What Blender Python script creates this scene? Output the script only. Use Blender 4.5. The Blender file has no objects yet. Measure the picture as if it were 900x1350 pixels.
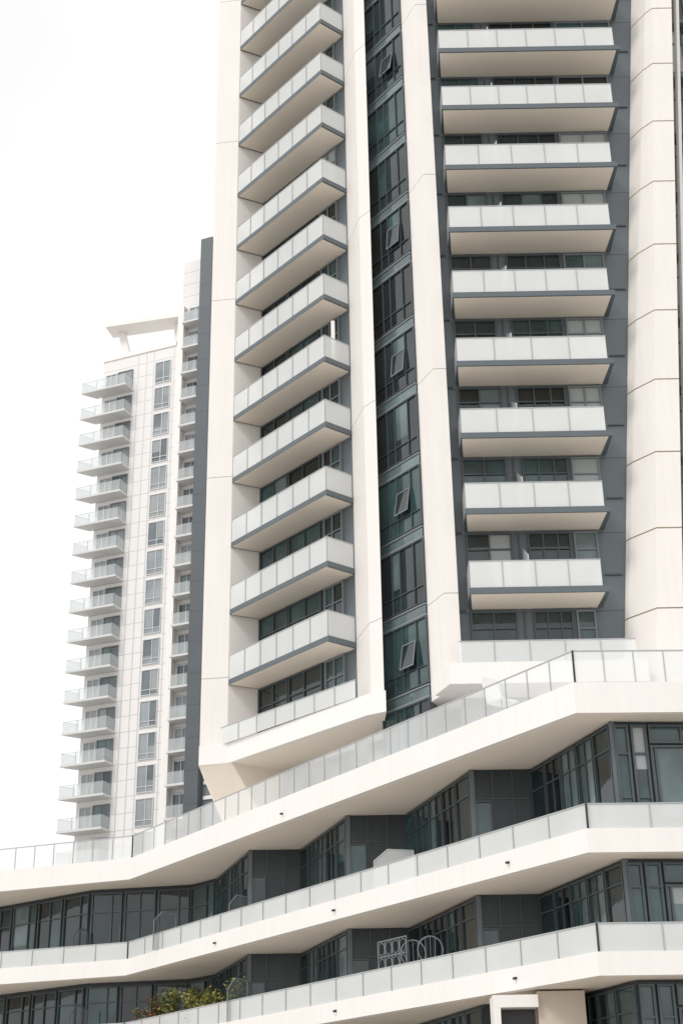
import bpy, bmesh, math, random
from mathutils import Vector, Matrix
random.seed(7)
C = bpy.context.scene.collection
H = 1.6                      # eye height; all z below are measured from eye level
F = 1898.0
PITCH = math.atan(895/F); ROLL = 0.0174
fw = Vector((0, math.cos(PITCH), math.sin(PITCH)))
r0 = Vector((1,0,0)); u0 = Vector((0,-math.sin(PITCH), math.cos(PITCH)))
rt = r0*math.cos(ROLL)-u0*math.sin(ROLL); up = u0*math.cos(ROLL)+r0*math.sin(ROLL)
def ray(u,v): return fw + rt*((u-450)/F) - up*((v-675)/F)
def at_z(u,v,z): d=ray(u,v); return d*(z/d.z)
def at_Y(u,v,Y): d=ray(u,v); return d*(Y/d.y)
def on_line(u,v,P,D):        # vertical plane through P along D
    d=ray(u,v); n=Vector((-D[1],D[0]))
    t=(n.x*P[0]+n.y*P[1])/(n.x*d.x+n.y*d.y); return d*t

# ------------------------------------------------------------ materials
def nd(nt,t,**k):
    n=nt.nodes.new(t)
    for a,b in k.items(): setattr(n,a,b)
    return n
def math_n(nt,op,a,b=None):
    n=nd(nt,'ShaderNodeMath',operation=op)
    for i,x in enumerate((a,b)):
        if x is None: continue
        if isinstance(x,(int,float)): n.inputs[i].default_value=x
        else: nt.links.new(x,n.inputs[i])
    return n.outputs[0]
def mat(name, col, rough=.6, var=.08, scale=.6, period=None, off=0, jw=.03, jcol=None, metallic=0, spec=.5, streak=0.0, bump=0.0, alpha=None):
    m=bpy.data.materials.new(name); m.use_nodes=True; nt=m.node_tree; L=nt.links
    b=nt.nodes['Principled BSDF']; b.inputs['Roughness'].default_value=rough
    b.inputs['Metallic'].default_value=metallic; b.inputs['Specular IOR Level'].default_value=spec
    g=nd(nt,'ShaderNodeNewGeometry')
    nz=nd(nt,'ShaderNodeTexNoise'); nz.inputs['Scale'].default_value=scale; nz.inputs['Detail'].default_value=5
    L.new(g.outputs['Position'],nz.inputs['Vector'])
    f=math_n(nt,'MULTIPLY_ADD',nz.outputs[0],2*var); nt.nodes[-1].inputs[2].default_value=1-var
    if var>1: f=math_n(nt,'MAXIMUM',f,.15)
    if streak:
        mp=nd(nt,'ShaderNodeMapping'); mp.inputs['Scale'].default_value=(6,6,.25); L.new(g.outputs['Position'],mp.inputs['Vector'])
        n2=nd(nt,'ShaderNodeTexNoise'); n2.inputs['Scale'].default_value=1; n2.inputs['Detail'].default_value=4; L.new(mp.outputs[0],n2.inputs['Vector'])
        s=math_n(nt,'MULTIPLY_ADD',n2.outputs[0],2*streak); nt.nodes[-1].inputs[2].default_value=1-streak
        f=math_n(nt,'MULTIPLY',f,s)
    vm=nd(nt,'ShaderNodeVectorMath',operation='SCALE'); vm.inputs[0].default_value=col
    L.new(f,vm.inputs['Scale']); out=vm.outputs[0]
    if period:
        sp=nd(nt,'ShaderNodeSeparateXYZ'); L.new(g.outputs['Position'],sp.inputs[0])
        a=math_n(nt,'SUBTRACT',sp.outputs[2],off+H); a=math_n(nt,'FLOORED_MODULO',a,period)
        a=math_n(nt,'LESS_THAN',a,jw)
        mx=nd(nt,'ShaderNodeMix',data_type='RGBA'); L.new(a,mx.inputs['Factor']); L.new(out,mx.inputs[6])
        mx.inputs[7].default_value=(*(jcol or (col[0]*.35,col[1]*.35,col[2]*.35)),1); out=mx.outputs[2]
    L.new(out,b.inputs['Base Color'])
    if bump:
        bn=nd(nt,'ShaderNodeTexNoise'); bn.inputs['Scale'].default_value=1.1; L.new(g.outputs['Position'],bn.inputs['Vector'])
        bp=nd(nt,'ShaderNodeBump'); bp.inputs['Strength'].default_value=bump; bp.inputs['Distance'].default_value=.1
        L.new(bn.outputs[0],bp.inputs['Height']); L.new(bp.outputs[0],b.inputs['Normal'])
    if alpha is not None:
        tr=nd(nt,'ShaderNodeBsdfTransparent'); tr.inputs[0].default_value=(.96,.98,.975,1)
        tl=nd(nt,'ShaderNodeBsdfTranslucent'); tl.inputs[0].default_value=(col[0],col[1],col[2],1)
        m1=nd(nt,'ShaderNodeMixShader'); m1.inputs[0].default_value=.12
        L.new(b.outputs[0],m1.inputs[1]); L.new(tl.outputs[0],m1.inputs[2])
        m2=nd(nt,'ShaderNodeMixShader'); m2.inputs[0].default_value=1-alpha
        L.new(m1.outputs[0],m2.inputs[1]); L.new(tr.outputs[0],m2.inputs[2])
        L.new(m2.outputs[0],nt.nodes['Material Output'].inputs[0])
    return m
M={}
M['pier']=mat('white_panel',(.825,.79,.76),.55,.05,.35,9.0,18.6,.035,(.42,.39,.37),streak=.045)
M['pier_gold']=mat('white_panel_gold_joint',(.825,.79,.755),.55,.05,.35,3.0,17.75,.05,(.22,.175,.10),streak=.045)
M['fascia']=mat('white_fascia',(.84,.815,.79),.55,.05,.35,streak=.05)
M['soffit']=mat('beige_soffit',(.87,.79,.69),.7,.06,.5)
M['edge']=mat('grey_slab_edge',(.105,.128,.142),.45,.08,1)
M['trim']=mat('mid_grey_trim',(.20,.225,.24),.45,.06,1)
M['wall']=mat('grey_metal_wall',(.125,.148,.165),.45,.10,.5,3.0,18.15,.03,(.05,.055,.06))
M['dwall']=mat('dark_metal_wall',(.024,.034,.040),.32,.5,.5)
M['frame']=mat('window_frame_grey',(.18,.205,.22),.4,.05,1)
M['dframe']=mat('window_frame_dark',(.065,.082,.09),.4,.05,1)
M['white']=mat('white_paint',(.80,.79,.77),.5,.03,1)
M['rail']=mat('frosted_glass_rail',(.86,.875,.87),.20,.06,.8,alpha=.84)
M['rail_clear']=mat('clear_glass_rail',(.88,.90,.90),.10,.10,.8,alpha=.55)
M['rail_left']=mat('side_glass_rail',(.87,.89,.885),.14,.10,.5,alpha=.76)
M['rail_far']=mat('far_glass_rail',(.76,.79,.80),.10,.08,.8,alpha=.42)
M['rail_dark']=mat('divider_glass',(.20,.24,.25),.10,.15,.8,alpha=.40)
M['cap']=mat('rail_cap',(.55,.57,.58),.35,.03,1,metallic=.3)
M['joint']=mat('rail_joint',(.42,.44,.45),.5,.03,1)
M['concrete']=mat('pale_concrete',(.80,.78,.765),.7,.05,.2,1.5,.55,.07,(.55,.54,.53),streak=.06)
M['farslab']=mat('far_slab',(.64,.64,.64),.6,.05,.5)
M['core']=mat('dark_core_strip',(.085,.10,.112),.5,.15,.3,3.0,.5,.06,(.05,.06,.065))
M['ground']=mat('plaza_paving',(.52,.49,.45),.8,.12,.3)
M['black']=mat('dark_metal',(.025,.025,.027),.4,.1,2)
M['beige']=mat('beige_wall',(.60,.52,.44),.7,.05,.7)
M['leaf']=mat('leaf_green',(.085,.12,.035),.5,.4,6)
M['leaf2']=mat('leaf_yellow',(.34,.31,.08),.5,.4,6)
M['leaf3']=mat('leaf_russet',(.30,.09,.055),.5,.4,6)
M['pot']=mat('clay_pot',(.14,.09,.07),.7,.1,4)
GL=[mat('glass_dark',(.014,.026,.029),.04,1.3,.9,bump=.06,spec=.8),  # strong noise puts lit patches into the base colour of these panes
    mat('glass_teal',(.030,.066,.068),.05,1.3,.8,bump=.06,spec=.8),
    mat('glass_grey',(.11,.155,.16),.07,1.1,.7,bump=.05,spec=.7),
    mat('glass_black',(.007,.011,.013),.03,1.2,.9,bump=.06,spec=.8)]
M['blind']=mat('glass_with_blind',(.33,.36,.36),.15,.15,.5,bump=.03)
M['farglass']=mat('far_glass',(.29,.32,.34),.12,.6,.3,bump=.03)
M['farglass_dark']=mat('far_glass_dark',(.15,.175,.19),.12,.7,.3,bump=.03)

# ------------------------------------------------------------ mesh helper
class MB:
    def __init__(s): s.v=[]; s.f=[]
    def loft(s,a,b):
        n=len(a); i=len(s.v); s.v+= [tuple(p) for p in a]+[tuple(p) for p in b]
        s.f.append(tuple(range(i,i+n))); s.f.append(tuple(range(i+2*n-1,i+n-1,-1)))
        for k in range(n): s.f.append((i+k,i+(k+1)%n,i+n+(k+1)%n,i+n+k))
        return s
    def prism(s,poly,z0,z1,top=None):
        top=top or poly
        return s.loft([(p[0],p[1],z0) for p in poly],[(p[0],p[1],z1) for p in top])
    def quad(s,*p):
        i=len(s.v); s.v+=[tuple(q) for q in p]; s.f.append(tuple(range(i,i+len(p)))); return s
    def bar(s,P,D,n,s0,s1,a,b,z0,z1):
        q=lambda t,o:(P[0]+D[0]*t+n[0]*o, P[1]+D[1]*t+n[1]*o)
        return s.prism([q(s0,a),q(s1,a),q(s1,b),q(s0,b)],z0,z1)
    def rod(s,a,b,r=.02,k=6):
        a=Vector(a); b=Vector(b); d=(b-a).normalized(); x=d.orthogonal().normalized(); y=d.cross(x)
        ring=lambda c:[c+(x*math.cos(2*math.pi*i/k)+y*math.sin(2*math.pi*i/k))*r for i in range(k)]
        return s.loft(ring(a),ring(b))
    def build(s,name,m,parent=None,kind=None):
        me=bpy.data.meshes.new(name); o=bpy.data.objects.new(name,me); C.objects.link(o)
        off=Vector((0,0,0)); p=parent
        while p is not None: off+=p.location; p=p.parent
        me.from_pydata([(x-off.x,y-off.y,z+H-off.z) for x,y,z in s.v],[],s.f)
        bm=bmesh.new(); bm.from_mesh(me); bmesh.ops.recalc_face_normals(bm,faces=bm.faces); bm.to_mesh(me); bm.free()
        me.materials.append(m)
        if parent: o.parent=parent
        if kind: o['kind']=kind
        return o
def thing(name,label,cat,loc,group=None):
    o=bpy.data.objects.new(name,None); C.objects.link(o); o.location=(loc[0],loc[1],loc[2]+H)
    o['label']=label; o['category']=cat
    if group: o['group']=group
    return o
def unit(P,Q):
    d=Vector((Q[0]-P[0],Q[1]-P[1])); return d.normalized(), d.length
def facing(D,P):
    n=Vector((-D[1],D[0]))
    return n if n.x*-P[0]+n.y*-P[1]>0 else -n

def window(parent,P,D,n,s0,s1,z0,z1,mull=(),trans=(),pane=None,frame='frame',w=.06,d=.10,open_at=None,curtain=.35,cm=None):
    m=MB()
    m.bar(P,D,n,s0,s0+w,.0,d,z0,z1); m.bar(P,D,n,s1-w,s1,.0,d,z0,z1)
    m.bar(P,D,n,s0+w,s1-w,.0,d-.004,z0,z0+w); m.bar(P,D,n,s0+w,s1-w,.0,d-.004,z1-w,z1)
    for f in mull:
        c=s0+(s1-s0)*f; m.bar(P,D,n,c-w*.45,c+w*.45,.0,d-.01,z0+w,z1-w)
    for f in trans:
        c=z0+(z1-z0)*f; m.bar(P,D,n,s0+w,s1-w,.0,d-.016,c-w*.45,c+w*.45)
    fr=m.build('window',M[frame],parent)
    cuts=[0]+sorted(mull)+[1]
    q=lambda t,o,z:(P[0]+D[0]*t+n[0]*o,P[1]+D[1]*t+n[1]*o,z)
    g=pane or random.choices(GL+[M['blind']],[4,3,1.5,2,.5])[0]
    pm=MB()
    pm.quad(q(s0+.02,.03,z0+.02),q(s1-.02,.03,z0+.02),q(s1-.02,.03,z1-.02),q(s0+.02,.03,z1-.02))
    pm.build('pane',g,fr)
    if random.random()<curtain:
        i=random.randrange(len(cuts)-1); a=s0+(s1-s0)*cuts[i]+.03; b=s0+(s1-s0)*cuts[i+1]-.03
        zc=z1-.05-(z1-z0)*random.uniform(.25,.9)
        MB().quad(q(a,.034,zc),q(b,.034,zc),q(b,.034,z1-.05),q(a,.034,z1-.05)).build('blind',random.choice(cm or [GL[2],M['blind'],GL[1],GL[1]]),fr)
    if open_at:
        a,b,zb,zt,k=open_at
        sm=MB()
        def bq(t0,t1,za,zb_,oa,ob):
            sm.loft([q(t0,oa,za),q(t1,oa,za),q(t1,oa+.03,za),q(t0,oa+.03,za)],[q(t0,ob,zb_),q(t1,ob,zb_),q(t1,ob+.03,zb_),q(t0,ob+.03,zb_)])
        o=lambda z:.105+k*(zt-z)/(zt-zb)
        bq(a,a+.035,zb,zt,o(zb),o(zt)); bq(b-.035,b,zb,zt,o(zb),o(zt))
        bq(a+.035,b-.035,zb,zb+.04,o(zb),o(zb+.04)); bq(a+.035,b-.035,zt-.04,zt,o(zt-.04),o(zt))
        so_=sm.build('sash',M['trim'],fr)
        MB().quad(q(a+.02,o(zb)+.01,zb+.02),q(b-.02,o(zb)+.01,zb+.02),q(b-.02,o(zt)+.01,zt-.02),q(a+.02,o(zt)+.01,zt-.02)).build('sash_pane',GL[0],fr)
    return fr
def railing(parent,pts,z0,z1,m='rail',step=1.1,posts=False,name='glass_railing',jw=.014):
    g=MB(); c=MB()
    for P,Q in zip(pts[:-1],pts[1:]):
        D,Ln=unit(P,Q); n=facing(D,P); k=max(1,round(Ln/step)); w=Ln/k
        for i in range(k):
            a=i*w+.01; b=(i+1)*w-.01
            q=lambda t,z:(P[0]+D.x*t,P[1]+D.y*t,z)
            g.quad(q(a,z0),q(b,z0),q(b,z1),q(a,z1))
            if i or posts: c.bar(P,D,n,i*w-jw,i*w+jw,.006,.03,z0+.002,z1-.01)
        c.bar(P,D,n,0.0,Ln,-.015,.018,z1,z1+.03)
    r=g.build(name,M[m],parent)
    return r,c

# ================================================================ SETTING
gm=MB(); gm.quad((-1500,-600,-H),(1500,-600,-H),(1500,2500,-H),(-1500,2500,-H)); gm.build('ground',M['ground'],None,'structure')

# ================================================================ MAIN TOWER
K=Vector((-.56,49.9)); T=Vector((-4.63,54.8)); P0=Vector((-5.72,54.95)); P2=Vector((-3.43,55.4)); Q=Vector((.475,50.75))
A=Vector((.94,49.0)); B=Vector((1.39,48.46)); S1=Vector((1.40,49.5)); S2=Vector((2.97,47.4)); N2=Vector((3.5,46.2)); N3=Vector((3.98,46.2))
YW=47.0
ZB=15.1; ZT=57.0
XL=lambda z: 9.65+(z-16.5)*.1088
XM=lambda z: 10.55+(z-16.5)*.1015
XR=lambda z: 11.45+(z-16.5)*.0985
tower=thing('residential_tower','tall white and grey apartment tower with broad white fins and stacked glass fronted balconies','apartment tower',(3,52,-H))
MB().prism([P0,T,P2,P2+Vector((2,8)),P0+Vector((1,8))],ZB+.75,ZT).build('pier',M['pier'],tower)
MB().prism([Q,A,B,S1,S1+Vector((.3,3)),Q+Vector((.3,3))],ZB,ZT).build('pier',M['pier'],tower)
MB().prism([S2,N2,N3,(N3.x,YW+1),(S2.x+.3,YW+2)],ZB,ZT).build('pier',M['pier'],tower)
MB().loft([(XL(12),YW-.1,12),(XM(12),45.8,12),(XR(12),45.8,12),(XR(12),49,12),(XL(12),49,12)],
          [(XL(ZT),YW-.1,ZT),(XM(ZT),45.8,ZT),(XR(ZT),45.8,ZT),(XR(ZT),49,ZT),(XL(ZT),49,ZT)]).build('pier',M['pier_gold'],tower)
n1=facing(unit(P2,Q)[0],P2)
MB().prism([P2,Q,Q-n1*1.2,P2-n1*1.2],ZB+.7,ZT).build('wall',M['wall'],tower)
MB().prism([S1,S2,S2+Vector((1,2)),S1+Vector((1,2))],11,ZT).build('wall',M['wall'],tower)
MB().loft([(N3.x,YW,11),(XL(11)+.05,YW,11),(XL(11)+.05,YW+1.5,11),(N3.x,YW+1.5,11)],[(N3.x,YW,ZT),(XL(ZT)+.05,YW,ZT),(XL(ZT)+.05,YW+1.5,ZT),(N3.x,YW+1.5,ZT)]).build('wall',M['wall'],tower)
MB().prism([(-2,57.5),(4.5,49.6),(12,49.2),(24,50),(24,70),(-2,70)],-H+.01,ZT-.2).build('core_wall',M['dwall'],tower)
LQ=[P2-n1*1.0+Vector((0.2,0)),Q-n1*1.4,Vector((3.6,48.3))]
MB().prism([LQ[0],LQ[1],LQ[2],(5,52),(0,57)],10,ZB).build('wall',M['dwall'],tower)
for a,b in ((0,1),(1,2)):
    D,Ln=unit(LQ[a],LQ[b]); n=facing(D,LQ[a]); k=max(1,round(Ln/1.3))
    for i in range(k): window(tower,LQ[a],D,n,i*Ln/k+.06,(i+1)*Ln/k-.03,12.2,14.7,trans=(.3,))
a0=at_z(290,1045,12.4)
MB().loft([(P0.x,P0.y,ZB),(T.x+.2,T.y-.2,ZB),(LQ[0].x,LQ[0].y,ZB),(LQ[0].x,58,ZB),(P0.x,58,ZB)],
          [(a0.x,57.0,12.0),(a0.x+.5,56.6,12.0),(LQ[0].x-.1,LQ[0].y+.1,12.0),(LQ[0].x,58,12.0),(a0.x,58.5,12.0)]).build('underside',M['soffit'],tower)
bs=[P0+Vector((-.02,-.02)),T+Vector((.05,-.15)),A+Vector((-.15,-.25)),B+Vector((.05,-.12)),S1,P2+Vector((3,3)),P0+Vector((0,3))]
sl=MB().prism(bs,ZB-.02,ZB+.75).build('base_slab',M['fascia'],tower)
MB().prism([bs[0]+Vector((.1,.15)),bs[1]+Vector((.1,.15)),bs[2]+Vector((.1,.15)),bs[3]+Vector((0,.15)),S1+Vector((.0,.1)),P2+Vector((2.5,2.5)),P0+Vector((.2,2.8))],ZB-.03,ZB-.022).build('soffit',M['soffit'],sl)
rs=[T+Vector((-.25,.0)),A+Vector((-.55,.15))]
r,c=railing(sl,rs,ZB+.75,ZB+1.42,'rail_left'); c.build('rail_frame',M['joint'],r)
bs=[N2+Vector((-.45,.45)),N2+Vector((-.02,-.75)),(XL(15)+.6,45.45),(XL(15)+.6,YW),(N2.x,YW)]
sl=MB().prism(bs,ZB-.02,ZB+.72).build('base_slab',M['fascia'],tower)
r,c=railing(sl,[(N2.x+.35,45.6),(XL(15)+.3,45.6)],ZB+.72,ZB+1.5,'rail_left'); c.build('rail_frame',M['joint'],r)

Dl,Ll=unit(P2,Q)
for k in range(-1,13):
    z=18.3+3*k
    if k>=0:
        b=MB().prism([T,K,Q,P2],z,z+.22).build('balcony',M['edge'],tower)
        cen=(T+K+Q+P2)/4
        s=lambda p,f=.985:cen+(p-cen)*f
        MB().prism([s(p,.975) for p in (T,K,Q,P2)],z-.012,z-.002).build('soffit',M['soffit'],b)
        r,c=railing(b,[s(T),s(K),s(Q)],z+.22,z+1.22,'rail_left',1.05); c.build('rail_frame',M['joint'],b)
    zz=z+.26
    sh=random.uniform(-.06,.06)
    window(tower,P2,Dl,n1,.05,1.95,zz,z+2.94,mull=(.5,),trans=(.70,),frame='dframe',pane=random.choice(GL[:2]+GL[3:]))
    window(tower,P2,Dl,n1,2.02,4.1,zz,z+2.94,mull=(.5+sh,),trans=(.70,),frame='dframe',pane=random.choice(GL[:2]+GL[3:]))
    window(tower,P2,Dl,n1,4.3,5.45,zz+.1,z+2.94,mull=(.45,),trans=(.70,),frame='frame')
pp=K+(Q-K)*.15+Vector((.1,.5))
MB().prism([(pp.x,pp.y),(pp.x+.16,pp.y),(pp.x+.16,pp.y+.16),(pp.x,pp.y+.16)],18.3+12+.22,18.3+12+2.3).build('post',M['white'],tower)
# glazed strip
Ds,Ls=unit(S1,S2); ns=facing(Ds,S1)
for k in range(-2,13):
    z=18.3+3*k
    pn=random.choice([GL[0],GL[3],GL[0],GL[1],GL[1]])
    window(tower,S1,Ds,ns,.01,Ls-.01,z+.50,z+3.0-.05,mull=(.30,.48,.78),trans=(.27,),pane=pn,frame='dframe',w=.034,
           open_at=((Ls*.49,Ls*.78,z+1.25,z+2.2,random.choice((.08,.15))) if k in (-1,1,3,5,8,10) else None),curtain=.8,cm=[GL[1],GL[2],GL[1],GL[3]])
    for za,zb_ in ((z-.03,z+.05),(z+.40,z+.46)):
        m=MB(); m.bar(S1,Ds,ns,.02,Ls-.02,0,.09,za,zb_); m.build('spandrel_trim',M['trim'],tower)
    m=MB(); m.quad(*[(S1.x+Ds.x*t+ns.x*.05,S1.y+Ds.y*t+ns.y*.05,q) for t,q in ((.02,z+.06),(Ls-.02,z+.06),(Ls-.02,z+.39),(.02,z+.39))]); m.build('spandrel_glass',GL[2],tower)
# right bay
for k in range(-1,13):
    z=18.3+3*k; D=Vector((1,0)); n=Vector((0,-1)); P=(0,YW)
    x0=4.30; x1=9.07+(z-18.3)*.1123; W=x1-x0
    if k>=0:
        b=MB().prism([(x0,45.5),(x1,45.5),(x1,YW),(x0+.12,YW)],z,z+.22).build('balcony',M['edge'],tower)
        MB().prism([(x0+.06,45.56),(x1-.14,45.56),(x1-.20,YW-.02),(x0+.2,YW-.02)],z-.012,z-.002).build('soffit',M['soffit'],b)
        r,c=railing(b,[(x0+.06,YW-.05),(x0+.05,45.55),(x1-.2,45.55),(x1-.2,YW-.05)],z+.22,z+1.2,'rail',1.25); c.build('rail_frame',M['joint'],b)
        MB().loft([(6.4,YW-.02,z+.22),(6.44,YW-.02,z+.22),(6.44,45.75,z+.22),(6.4,45.75,z+.22)],[(6.4,YW-.02,z+2.3),(6.44,YW-.02,z+2.3),(6.44,45.75,z+1.5),(6.4,45.75,z+1.5)]).build('privacy_screen',M['rail_left'],b)
        MB().prism([(6.40,45.71),(6.44,45.71),(6.44,45.745),(6.40,45.745)],z+.22,z+1.53).build('screen_post',M['cap'],b)
    lean=(z-18.3)*.1123
    e1=8.15+lean*.45
    window(tower,P,D,n,4.42,6.05,z+.26,z+2.88,mull=(.5,),trans=(.76,),w=.06,frame='dframe',pane=random.choice(GL[:2]+GL[3:]+GL[:1]))
    window(tower,P,D,n,6.62,e1,z+.26,z+2.88,mull=(.36,.70),trans=(.76,),w=.06,frame='dframe',pane=random.choice(GL[:2]+GL[3:]+GL[:1]))
    window(tower,P,D,n,e1+.12,9.12+lean,z+.9,z+2.88,trans=(.66,),mull=((.5,) if lean>.6 else ()),pane=random.choice(GL[:4]+[M['blind']]))
    m=MB(); m.bar(P,D,n,9.25+lean,XL(z)+.02,0,.06,z+1.2,z+1.25); m.build('wall_trim',M['dframe'],tower)
    m=MB(); m.bar(P,D,n,N3.x,4.28,0,.06,z+2.92,z+2.98); m.build('wall_trim',M['dframe'],tower)
    m=MB(); m.bar(P,D,n,6.28,6.33,0,.05,z+.25,z+2.9); m.build('wall_trim',M['dframe'],tower)
# bay beyond the right pier
for k in range(-1,13):
    z=18.3+3*k; x=XR(z+1.5)+.25
    MB().prism([(XR(z)-.1,47.6),(XR(z)+5,47.6),(XR(z)+5,49.2),(XR(z)-.1,49.2)],z-.0,z+3).build('wall',M['wall'],tower)
    window(tower,(0,47.6),Vector((1,0)),Vector((0,-1)),x-.1,x+2.2,z+.3,z+2.9,mull=(.3,),trans=(.7,),frame='dframe')
    MB().prism([(XR(z)+.0,47.2),(XR(z)+5,47.2),(XR(z)+5,47.6),(XR(z)+.0,47.6)],z,z+.2).build('ledge',M['edge'],tower)
MB().loft([(XR(12)+.30,46.3,12),(XR(12)+.42,46.3,12),(XR(12)+.42,46.8,12),(XR(12)+.30,46.8,12)],[(XR(ZT)+.30,46.3,ZT),(XR(ZT)+.42,46.3,ZT),(XR(ZT)+.42,46.8,ZT),(XR(ZT)+.30,46.8,ZT)]).build('mullion_fin',M['fascia'],tower)

# ================================================================ PODIUM
podium=thing('terraced_podium_building','low terraced building with sweeping white balcony bands over dark stepped glazing','building',(4,45,-H))
c2=Vector((-8.5,56.8)); cc=Vector((5.98,36.0))
E=[c2+Vector((-25,9.1)),c2,cc,cc+Vector((3.2,.10)),cc+Vector((14,1.4))]
ED,EL=unit(cc,c2); EN=facing(ED,cc)
G=[Vector(p) for p in [(22,37.8),(7.0,36.8),(5.42,41.4),(3.65,41.4),(1.93,46.8),(.02,46.8),(-1.65,51.8),(-3.47,51.8),(-5.1,56.8),(-6.2,58.0),(-10.3,58.8),(-15.2,62.5),(-34,70)]]
levels=[(11.1,11.93,12.80),(7.5,8.1,8.72),(4.56,5.12,5.78)]
for i,(zb,zt,zr) in enumerate(levels):
    poly=E+[Vector((20,80)),Vector((-33.5,80))]
    s=MB().prism(poly,zb,zt).build('balcony_band',M['fascia'],podium)
    ip=[p+Vector((.12,.12)) for p in E]+[Vector((19,79)),Vector((-33,79))]
    MB().prism(ip,zb-.012,zb-.002).build('soffit',M['soffit'],s)
    rp=[p+Vector((.05,.06)) for p in E]
    r,c=railing(s,rp,zt,zr,'rail_clear' if i==0 else 'rail_left',.9 if i==0 else 1.4,jw=.012); c.build('rail_frame',M['joint'],s)
    for p in (rp[1],rp[2]):
        MB().prism([(p.x-.025,p.y-.05),(p.x+.025,p.y-.05),(p.x+.025,p.y-.008),(p.x-.025,p.y-.008)],zt+.002,zr+.02).build('corner_post',M['black'],s)
    for t in ((3.0,11.2,18.5) if i else (14.2,)):
        q=cc+ED*t; m=MB(); m.rod((q.x-EN.x*.05,q.y-EN.y*.05,zb+.30),(q.x+EN.x*.10,q.y+EN.y*.10,zb+.27),.035,8); m.build('drain_spout',M['black'],s)
floors=[(8.1,11.1),(5.12,7.5),(-H,4.56)]
tealm=[GL[1],GL[1],GL[0],GL[2]]
for fi,(z0,z1) in enumerate(floors):
    w=MB().prism(G+[Vector((-34,78)),Vector((20,78))],z0+.01,z1-.02).build('wall',M['dwall'],podium)
    zz0=max(z0,z1-3.0)+.12
    top=z1-.12
    for j in range(len(G)-1):
        P,Qq=G[j],G[j+1]; D,Ln=unit(P,Qq); n=facing(D,P)
        long_side = j%2==1 and j<8
        if j==0:
            P,Qq=G[1],G[0]; D,Ln=unit(P,Qq); n=facing(D,P)
            x=.0
            for wd,mu in ((.42,()),(.45,()),(1.75,(.08,)),(1.75,()),(1.75,(.5,)),(1.75,()),(1.75,())):
                window(podium,P,D,n,x+.03,x+wd,zz0,top-.55 if wd>1 else top,mull=mu,trans=(.12,) if wd>1 else (.3,.72),frame='dframe',w=.06,pane=(GL[2] if wd>1 and random.random()<.8 else GL[1]),cm=[GL[2],M['blind']])
                if wd>1: window(podium,P,D,n,x+.03,x+wd,top-.5,top,mull=(.5,),frame='dframe',w=.05,pane=GL[1],curtain=0)
                x+=wd+.03
        elif long_side:
            k=5; w_=Ln/k
            for i in range(k):
                big=i in (1,2,3)
                window(podium,P,D,n,i*w_+.03,(i+1)*w_-.02,zz0,top,mull=(.5,) if big else (),trans=(.24,.78) if i%2 else (.78,),frame='dframe',w=.04,d=.09,pane=random.choice([GL[0],GL[1],GL[3],GL[1],GL[2]]) if big else GL[0],curtain=.5,cm=tealm)
        elif j<8:
            for i,f_ in enumerate((.33,.66)):
                MB().bar(P,D,n,f_*Ln-.015,f_*Ln+.015,0,.04,z0+.05,z1-.03).build('panel_trim',M['dframe'],podium)
            MB().bar(P,D,n,.1,Ln-.04,0,.03,z1-.9,z1-.87).build('panel_trim',M['dframe'],podium)
            window(podium,P,D,n,.66*Ln+.05,Ln-.06,zz0,z1-.95,frame='dframe',w=.04,pane=random.choice([GL[1],GL[0]]),curtain=.3,cm=tealm)
        else:
            k=max(1,round(Ln/1.6)); w_=Ln/k
            for i in range(min(k,7)):
                window(podium,P,D,n,i*w_+.06,(i+1)*w_-.06,zz0,top-.05,mull=(.5,) if i%2 else (.33,),trans=(.72,),frame='dframe',w=.05,pane=random.choice([GL[0],GL[1],GL[0],GL[3]]),cm=tealm)
for z0,z1 in floors[:2]:
    for g in (G[1],G[3],G[5],G[7]):
        MB().prism([(g.x-.07,g.y-.07),(g.x+.08,g.y-.07),(g.x+.08,g.y+.02),(g.x-.07,g.y+.02)],z0+.02,z1-.03).build('corner_trim',M['edge'],podium)
def screen(u_a,v0,u1,v1,z,m='rail_dark',fm='dframe'):
    a=at_z(u_a,v0,z+1.0); b=at_z(u1,v1,z+1.3)
    D,Ln=unit((a.x,a.y),(b.x,b.y)); P=(a.x,a.y)
    q=lambda t,z_:(P[0]+D.x*t,P[1]+D.y*t,z_)
    g=MB(); g.quad(q(0,z),q(Ln,z),q(Ln,z+1.35),q(Ln*.35,z+1.4),q(0,z+1.05)); o=g.build('privacy_screen',M[m],podium)
    f=MB(); f.rod(q(0,z),q(0,z+1.05),.02); f.rod(q(0,z+1.05),q(Ln*.35,z+1.4),.02); f.rod(q(Ln*.35,z+1.4),q(Ln,z+1.35),.02); f.rod(q(Ln,z),q(Ln,z+1.35),.02)
    f.build('screen_frame',M[fm],o)
screen(493,1138,545,1124,8.1,'rail_clear','cap'); screen(302,1195,329,1186,8.1,fm='trim'); screen(203,1216,232,1209,8.1,fm='trim'); screen(97,1236,116,1230,8.1)
screen(300,1306,326,1296,5.12,fm='trim'); screen(92,1340,116,1332,5.12)
MB().prism([(4.75,38.3),(5.95,38.3),(5.95,41.2),(4.75,41.2)],-H+.01,4.5).build('entrance_wall',M['beige'],podium)
MB().prism([(3.6,38.1),(3.78,38.1),(3.78,39.0),(3.6,39.0)],-H+.01,4.1).build('door_surround',M['fascia'],podium)
MB().prism([(3.6,38.1),(4.74,38.1),(4.74,39.0),(3.6,39.0)],4.101,4.4).build('door_surround',M['fascia'],podium)
MB().prism([(3.79,38.6),(4.70,38.6),(4.70,38.7),(3.79,38.7)],-H+.02,4.09).build('door',M['black'],podium)

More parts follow.
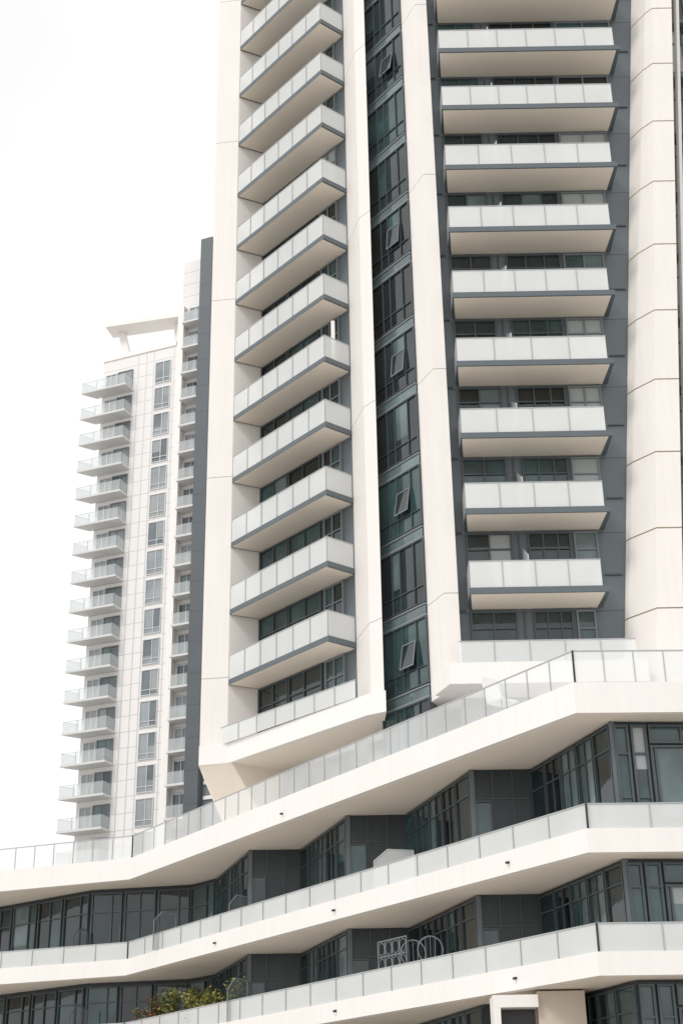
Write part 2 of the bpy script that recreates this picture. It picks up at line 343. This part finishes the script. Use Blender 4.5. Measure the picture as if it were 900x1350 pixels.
# ================================================================ FAR TOWER
far=thing('white_apartment_tower','distant pale apartment tower with small glass balconies and an open roof canopy','apartment tower',(-22,132,-H))
F0=at_Y(140,800,128.0); F0=Vector((F0.x,F0.y)); FD=Vector((.928,-.373)); FN=facing(FD,F0)
def so(u,v=600):
    p=on_line(u,v,F0,FD); return (Vector((p.x,p.y))-F0).dot(FD)
def zo(u,v,o=0):
    p=on_line(u,v,F0+FN*o,FD); return p.z
sL=so(130); sT=zo(180,468)
zk=zo(140,1092,1.5); st=(zo(140,512,1.5)-zk)/15
FW=lambda s,o:F0+FD*s+FN*o
MB().bar(F0,FD,FN,sL,so(228),-14,0,-H+.01,sT).build('wall',M['concrete'],far)
MB().bar(F0,FD,FN,so(228)+.01,so(260)-.01,-12,-.8,-H+.01,zo(250,338)).build('wall',M['concrete'],far)
MB().bar(F0,FD,FN,so(228)+.01,so(236),-4,.05,-H+.01,zo(240,404)).build('corner_fin',M['fascia'],far)
MB().bar(F0,FD,FN,so(260),so(276),-12,.6,-H+.01,zo(270,319)).build('core_strip',M['core'],far)
MB().bar(F0,FD,FN,so(276)+.01,so(296),-12,-.3,-H+.01,zo(285,1000)).build('wing_wall',M['trim'],far)
for v in (1012,1032,1052):
    MB().bar(F0,FD,FN,so(277)+.1,so(296),-.29,-.1,zo(285,v),zo(285,v)+.3).build('ledge',M['fascia'],far)
CD=Vector((.975,-.222)); cp=on_line(139,430,F0+FN*1.0,FD); cP=Vector((cp.x,cp.y)); CN=facing(CD,cP)
q_=on_line(236,410,cP,CD); cL=(Vector((q_.x,q_.y))-cP).dot(CD); zc=cp.z-.1
cn=MB().bar(cP,CD,CN,0,cL,-2.2,0,zc,zc+.6).build('roof_canopy',M['fascia'],far)
lx=on_line(165,466,cP,CD); ls=(Vector((lx.x,lx.y))-cP).dot(CD)
cq=lambda s,o:cP+CD*s+CN*o
MB().loft([(*cq(ls-.5,-2.0),sT-.3),(*cq(ls+.2,-2.0),sT-.3),(*cq(ls+.2,-1.3),sT-.3),(*cq(ls-.5,-1.3),sT-.3)],[(*cq(.9,-2.0),zc-.01),(*cq(1.6,-2.0),zc-.01),(*cq(1.6,-1.3),zc-.01),(*cq(.9,-1.3),zc-.01)]).build('canopy_leg',M['fascia'],cn)
MB().bar(cP,CD,CN,cL-.9,cL-.1,-2.0,-1.2,sT,zc-.01).build('canopy_leg',M['fascia'],cn)
MB().bar(F0,FD,FN,sL-.1,so(228)-.05,-.3,.12,sT,sT+.45).build('parapet',M['fascia'],far)
for k in range(-2,16):
    z=zk+st*k
    bl0,bl1=so(112)+.04*(15-k),so(171)
    b=MB().prism([FW(bl0+1.0,.01),FW(bl0,1.5),FW(bl1,1.5),FW(bl1,.01)],z,z+.2).build('balcony',M['farslab'],far)
    r,c=railing(b,[FW(bl0+.9,.1),FW(bl0+.06,1.46),FW(bl1-.05,1.46),FW(bl1-.05,.1)],z+.2,z+1.25,'rail_far',1.5,jw=.04); c.build('rail_frame',M['cap'],b)
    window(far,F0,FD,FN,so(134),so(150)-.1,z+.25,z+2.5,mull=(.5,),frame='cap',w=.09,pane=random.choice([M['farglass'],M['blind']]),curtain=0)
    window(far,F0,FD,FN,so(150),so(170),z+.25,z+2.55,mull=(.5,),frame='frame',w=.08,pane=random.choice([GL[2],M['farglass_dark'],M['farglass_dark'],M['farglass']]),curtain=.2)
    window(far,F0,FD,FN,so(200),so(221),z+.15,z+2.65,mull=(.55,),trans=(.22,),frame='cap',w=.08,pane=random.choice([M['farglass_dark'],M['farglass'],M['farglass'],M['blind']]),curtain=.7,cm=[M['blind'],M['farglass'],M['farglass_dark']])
for k in range(-2,18):
    z=zk+st*k+.3
    if z<zo(250,345)-3:
        b=MB().bar(F0,FD,FN,so(236)+.05,so(260)-.05,-.79,.55,z,z+.2).build('balcony',M['farslab'],far)
        r,c=railing(b,[FW(so(236)+.1,.5),FW(so(260)-.1,.5)],z+.2,z+1.25,'rail_far',1.6,jw=.04); c.build('rail_frame',M['cap'],b)
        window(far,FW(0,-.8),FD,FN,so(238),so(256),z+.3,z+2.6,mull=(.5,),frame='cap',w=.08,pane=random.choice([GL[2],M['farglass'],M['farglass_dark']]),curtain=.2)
for u in (176,187,197,224):
    MB().bar(F0,FD,FN,so(u),so(u)+.09,0,.02,0,sT-.1).build('facade_joint',M['cap'],far)

# ================================================================ SMALL THINGS ON THE DECKS
def chair(pos,rz,label,m='white',s=1.0):
    t=thing('patio_chair',label,'chair',(pos[0],pos[1],pos[2]))
    R=Matrix.Rotation(rz,3,'Z'); q=lambda x,y,z:tuple(R@Vector((x*s,y*s,z*s))+Vector(pos))
    sm=MB(); sm.loft([q(-.25,-.25,.42),q(.25,-.25,.42),q(.25,.25,.42),q(-.25,.25,.42)],[q(-.25,-.25,.46),q(.25,-.25,.46),q(.25,.25,.46),q(-.25,.25,.46)]); sm.build('seat',M[m],t)
    sm=MB(); sm.loft([q(-.25,.22,.48),q(.25,.22,.48),q(.25,.26,.48),q(-.25,.26,.48)],[q(-.23,.42,1.15),q(.23,.42,1.15),q(.23,.46,1.15),q(-.23,.46,1.15)]); sm.build('backrest',M[m],t)
    for x in (-.22,.22):
        for y in (-.22,.22): MB().rod(q(x,y,0),q(x,y,.42),.022).build('leg',M['black'],t)
    return t
def inside(u,v,o): return on_line(u,v,cc-EN*o,ED)
p=inside(660,893,.7); chair((p.x,p.y,11.93),.6,'white patio chair behind the top glass railing below the right balcony bay','white',1.25)
p=inside(468,972,.7); chair((p.x,p.y,11.93),-.5,'dark patio chair behind the top glass railing below the narrow white fin','black',1.2)
p=inside(517,1262,.35); t=thing('lattice_screen','small dark lattice screen on the lowest visible balcony, left of the wire chairs','screen',(p.x,p.y,5.12))
m=MB()
q2=lambda a,z:(p.x-ED.x*a,p.y-ED.y*a,z)
zt_=5.12+1.5
for i in range(5): m.rod(q2(-.7+.35*i,5.12),q2(-.7+.35*i,zt_),.016)
for z in (5.72,6.17,zt_): m.rod(q2(-.7,z),q2(.7,z),.018)
for i in range(4):
    for j in range(2):
        cx=-.525+.35*i; cz=5.945+.45*j; pr=None
        for a in range(9):
            w_=q2(cx+.15*math.cos(a*math.pi/4),cz+.19*math.sin(a*math.pi/4))
            if pr: m.rod(pr,w_,.011,4)
            pr=w_
m.build('lattice',M['trim'],t)
for u,lb in ((545,'round backed wire chair directly right of the lattice screen'),(568,'round backed wire chair furthest right on the lowest visible balcony')):
    p=inside(u,1260,.5); t=thing('wire_chair',lb,'chair',(p.x,p.y,5.12))
    m=MB(); pr=None
    for a in range(17):
        w_=(p.x+.36*math.cos(a*math.pi/8),p.y+.2,6.15+.38*math.sin(a*math.pi/8))
        if pr: m.rod(pr,w_,.018)
        pr=w_
    for a in (-.12,0,.12): m.rod((p.x+a,p.y+.2,5.80),(p.x+a*1.2,p.y+.2,6.50),.010,4)
    m.build('backrest',M['trim'],t)
    m=MB(); m.prism([(p.x-.26,p.y-.25),(p.x+.26,p.y-.25),(p.x+.26,p.y+.2),(p.x-.26,p.y+.2)],5.66,5.7); m.build('seat',M['black'],t)
    for x in (-.22,.22):
        for y in (-.2,.18): MB().rod((p.x+x,p.y+y,5.12),(p.x+x,p.y+y,5.66),.02).build('leg',M['black'],t)
def shrub(u,v,z,w,h,label,mm,seed,o=.75,second='leaf2',cnt=1100):
    p=inside(u,v,o); rnd=random.Random(seed)
    t=thing('potted_shrub',label,'plant',(p.x,p.y,z),None)
    m=MB(); k=12
    ring=lambda r,zz:[(p.x+r*math.cos(2*math.pi*i/k),p.y+r*math.sin(2*math.pi*i/k),zz) for i in range(k)]
    m.loft(ring(.2,z),ring(.28,z+.4)); m.build('pot',M['pot'],t)
    m=MB(); tips=[]
    for i in range(12):
        a=rnd.uniform(0,6.28); e=(p.x+w*rnd.uniform(.2,.95)*math.cos(a),p.y+.5*w*math.sin(a),z+.4+(h-.4)*rnd.uniform(.35,1)); tips.append(e)
        m.rod((p.x,p.y,z+.4),e,.012,4)
    m.build('stem',M['pot'],t)
    for mi,frac in ((mm,.65),(second,.35)):
        m=MB()
        for i in range(int(cnt*frac)):
            e=rnd.choice(tips); c=Vector(e)+Vector([rnd.gauss(0,.12) for _ in range(3)])
            if rnd.random()<.3: c=Vector((p.x,p.y,z+.45)).lerp(c,rnd.random())
            a=Vector([rnd.uniform(-1,1) for _ in range(3)]).normalized()*.07; b_=a.orthogonal().normalized()*.035
            m.quad(c-a,c+b_,c+a,c-b_)
        m.build('foliage',M[mi],t)
shrub(208,1330,5.12,.75,1.35,'leafy green potted shrub with russet leaves, left end of the lowest balcony planting','leaf',1,second='leaf3',cnt=900)
shrub(236,1322,5.12,.8,1.7,'tallest bushy green potted shrub on the lowest balcony, middle of the planting','leaf',2,cnt=1100)
shrub(272,1325,5.12,.8,1.25,'small yellow leaved potted shrub on the lowest balcony, right end of the planting','leaf2',3,second='leaf',cnt=800)
shrub(309,1290,5.12,.25,1.45,'thin potted plant beside the privacy screen on the lowest balcony','leaf',4,cnt=300)

# ================================================================ LIGHT, WORLD, CAMERA
w=bpy.data.worlds.new('World'); bpy.context.scene.world=w; w.use_nodes=True; nt=w.node_tree
bg=nt.nodes['Background']; bg.inputs[1].default_value=.116
sky=nd(nt,'ShaderNodeTexSky',sky_type='NISHITA'); sky.sun_disc=False
sd=Vector((-.55,-.62,.85)).normalized()
sky.sun_elevation=math.asin(sd.z); sky.sun_rotation=math.atan2(sd.x,sd.y)
hs=nd(nt,'ShaderNodeHueSaturation'); hs.inputs['Saturation'].default_value=.15; nt.links.new(sky.outputs[0],hs.inputs['Color'])
tc=nd(nt,'ShaderNodeTexCoord'); nz=nd(nt,'ShaderNodeTexNoise'); nz.inputs['Scale'].default_value=2.6; nz.inputs['Detail'].default_value=6
nt.links.new(tc.outputs['Generated'],nz.inputs['Vector'])
cr=nd(nt,'ShaderNodeValToRGB'); cr.color_ramp.elements[0].position=.35; cr.color_ramp.elements[0].color=(8.8,8.82,8.88,1); cr.color_ramp.elements[1].position=.65; cr.color_ramp.elements[1].color=(10.4,10.4,10.4,1)
nt.links.new(nz.outputs[0],cr.inputs[0])
mx=nd(nt,'ShaderNodeMix',data_type='RGBA'); mx.inputs['Factor'].default_value=.9
nt.links.new(hs.outputs[0],mx.inputs[6]); nt.links.new(cr.outputs[0],mx.inputs[7]); nt.links.new(mx.outputs[2],bg.inputs[0])
sl=bpy.data.lights.new('sun','SUN'); sl.energy=1.45; sl.angle=math.radians(16); sl.color=(1,.965,.93)
so_=bpy.data.objects.new('sun',sl); C.objects.link(so_); so_.rotation_euler=(-sd).to_track_quat('-Z','Y').to_euler(); so_.location=(-40,-40,80)
cd=bpy.data.cameras.new('camera'); cam=bpy.data.objects.new('camera',cd); C.objects.link(cam)
cd.sensor_fit='HORIZONTAL'; cd.sensor_width=36; cd.lens=F/900*36; cd.clip_end=5000; cd.clip_start=.1
mm=Matrix((rt,up,-fw)).transposed().to_4x4(); mm.translation=Vector((0,0,H)); cam.matrix_world=mm
sc=bpy.context.scene; sc.camera=cam
sc.view_settings.view_transform='Standard'; sc.view_settings.look='None'; sc.view_settings.exposure=0
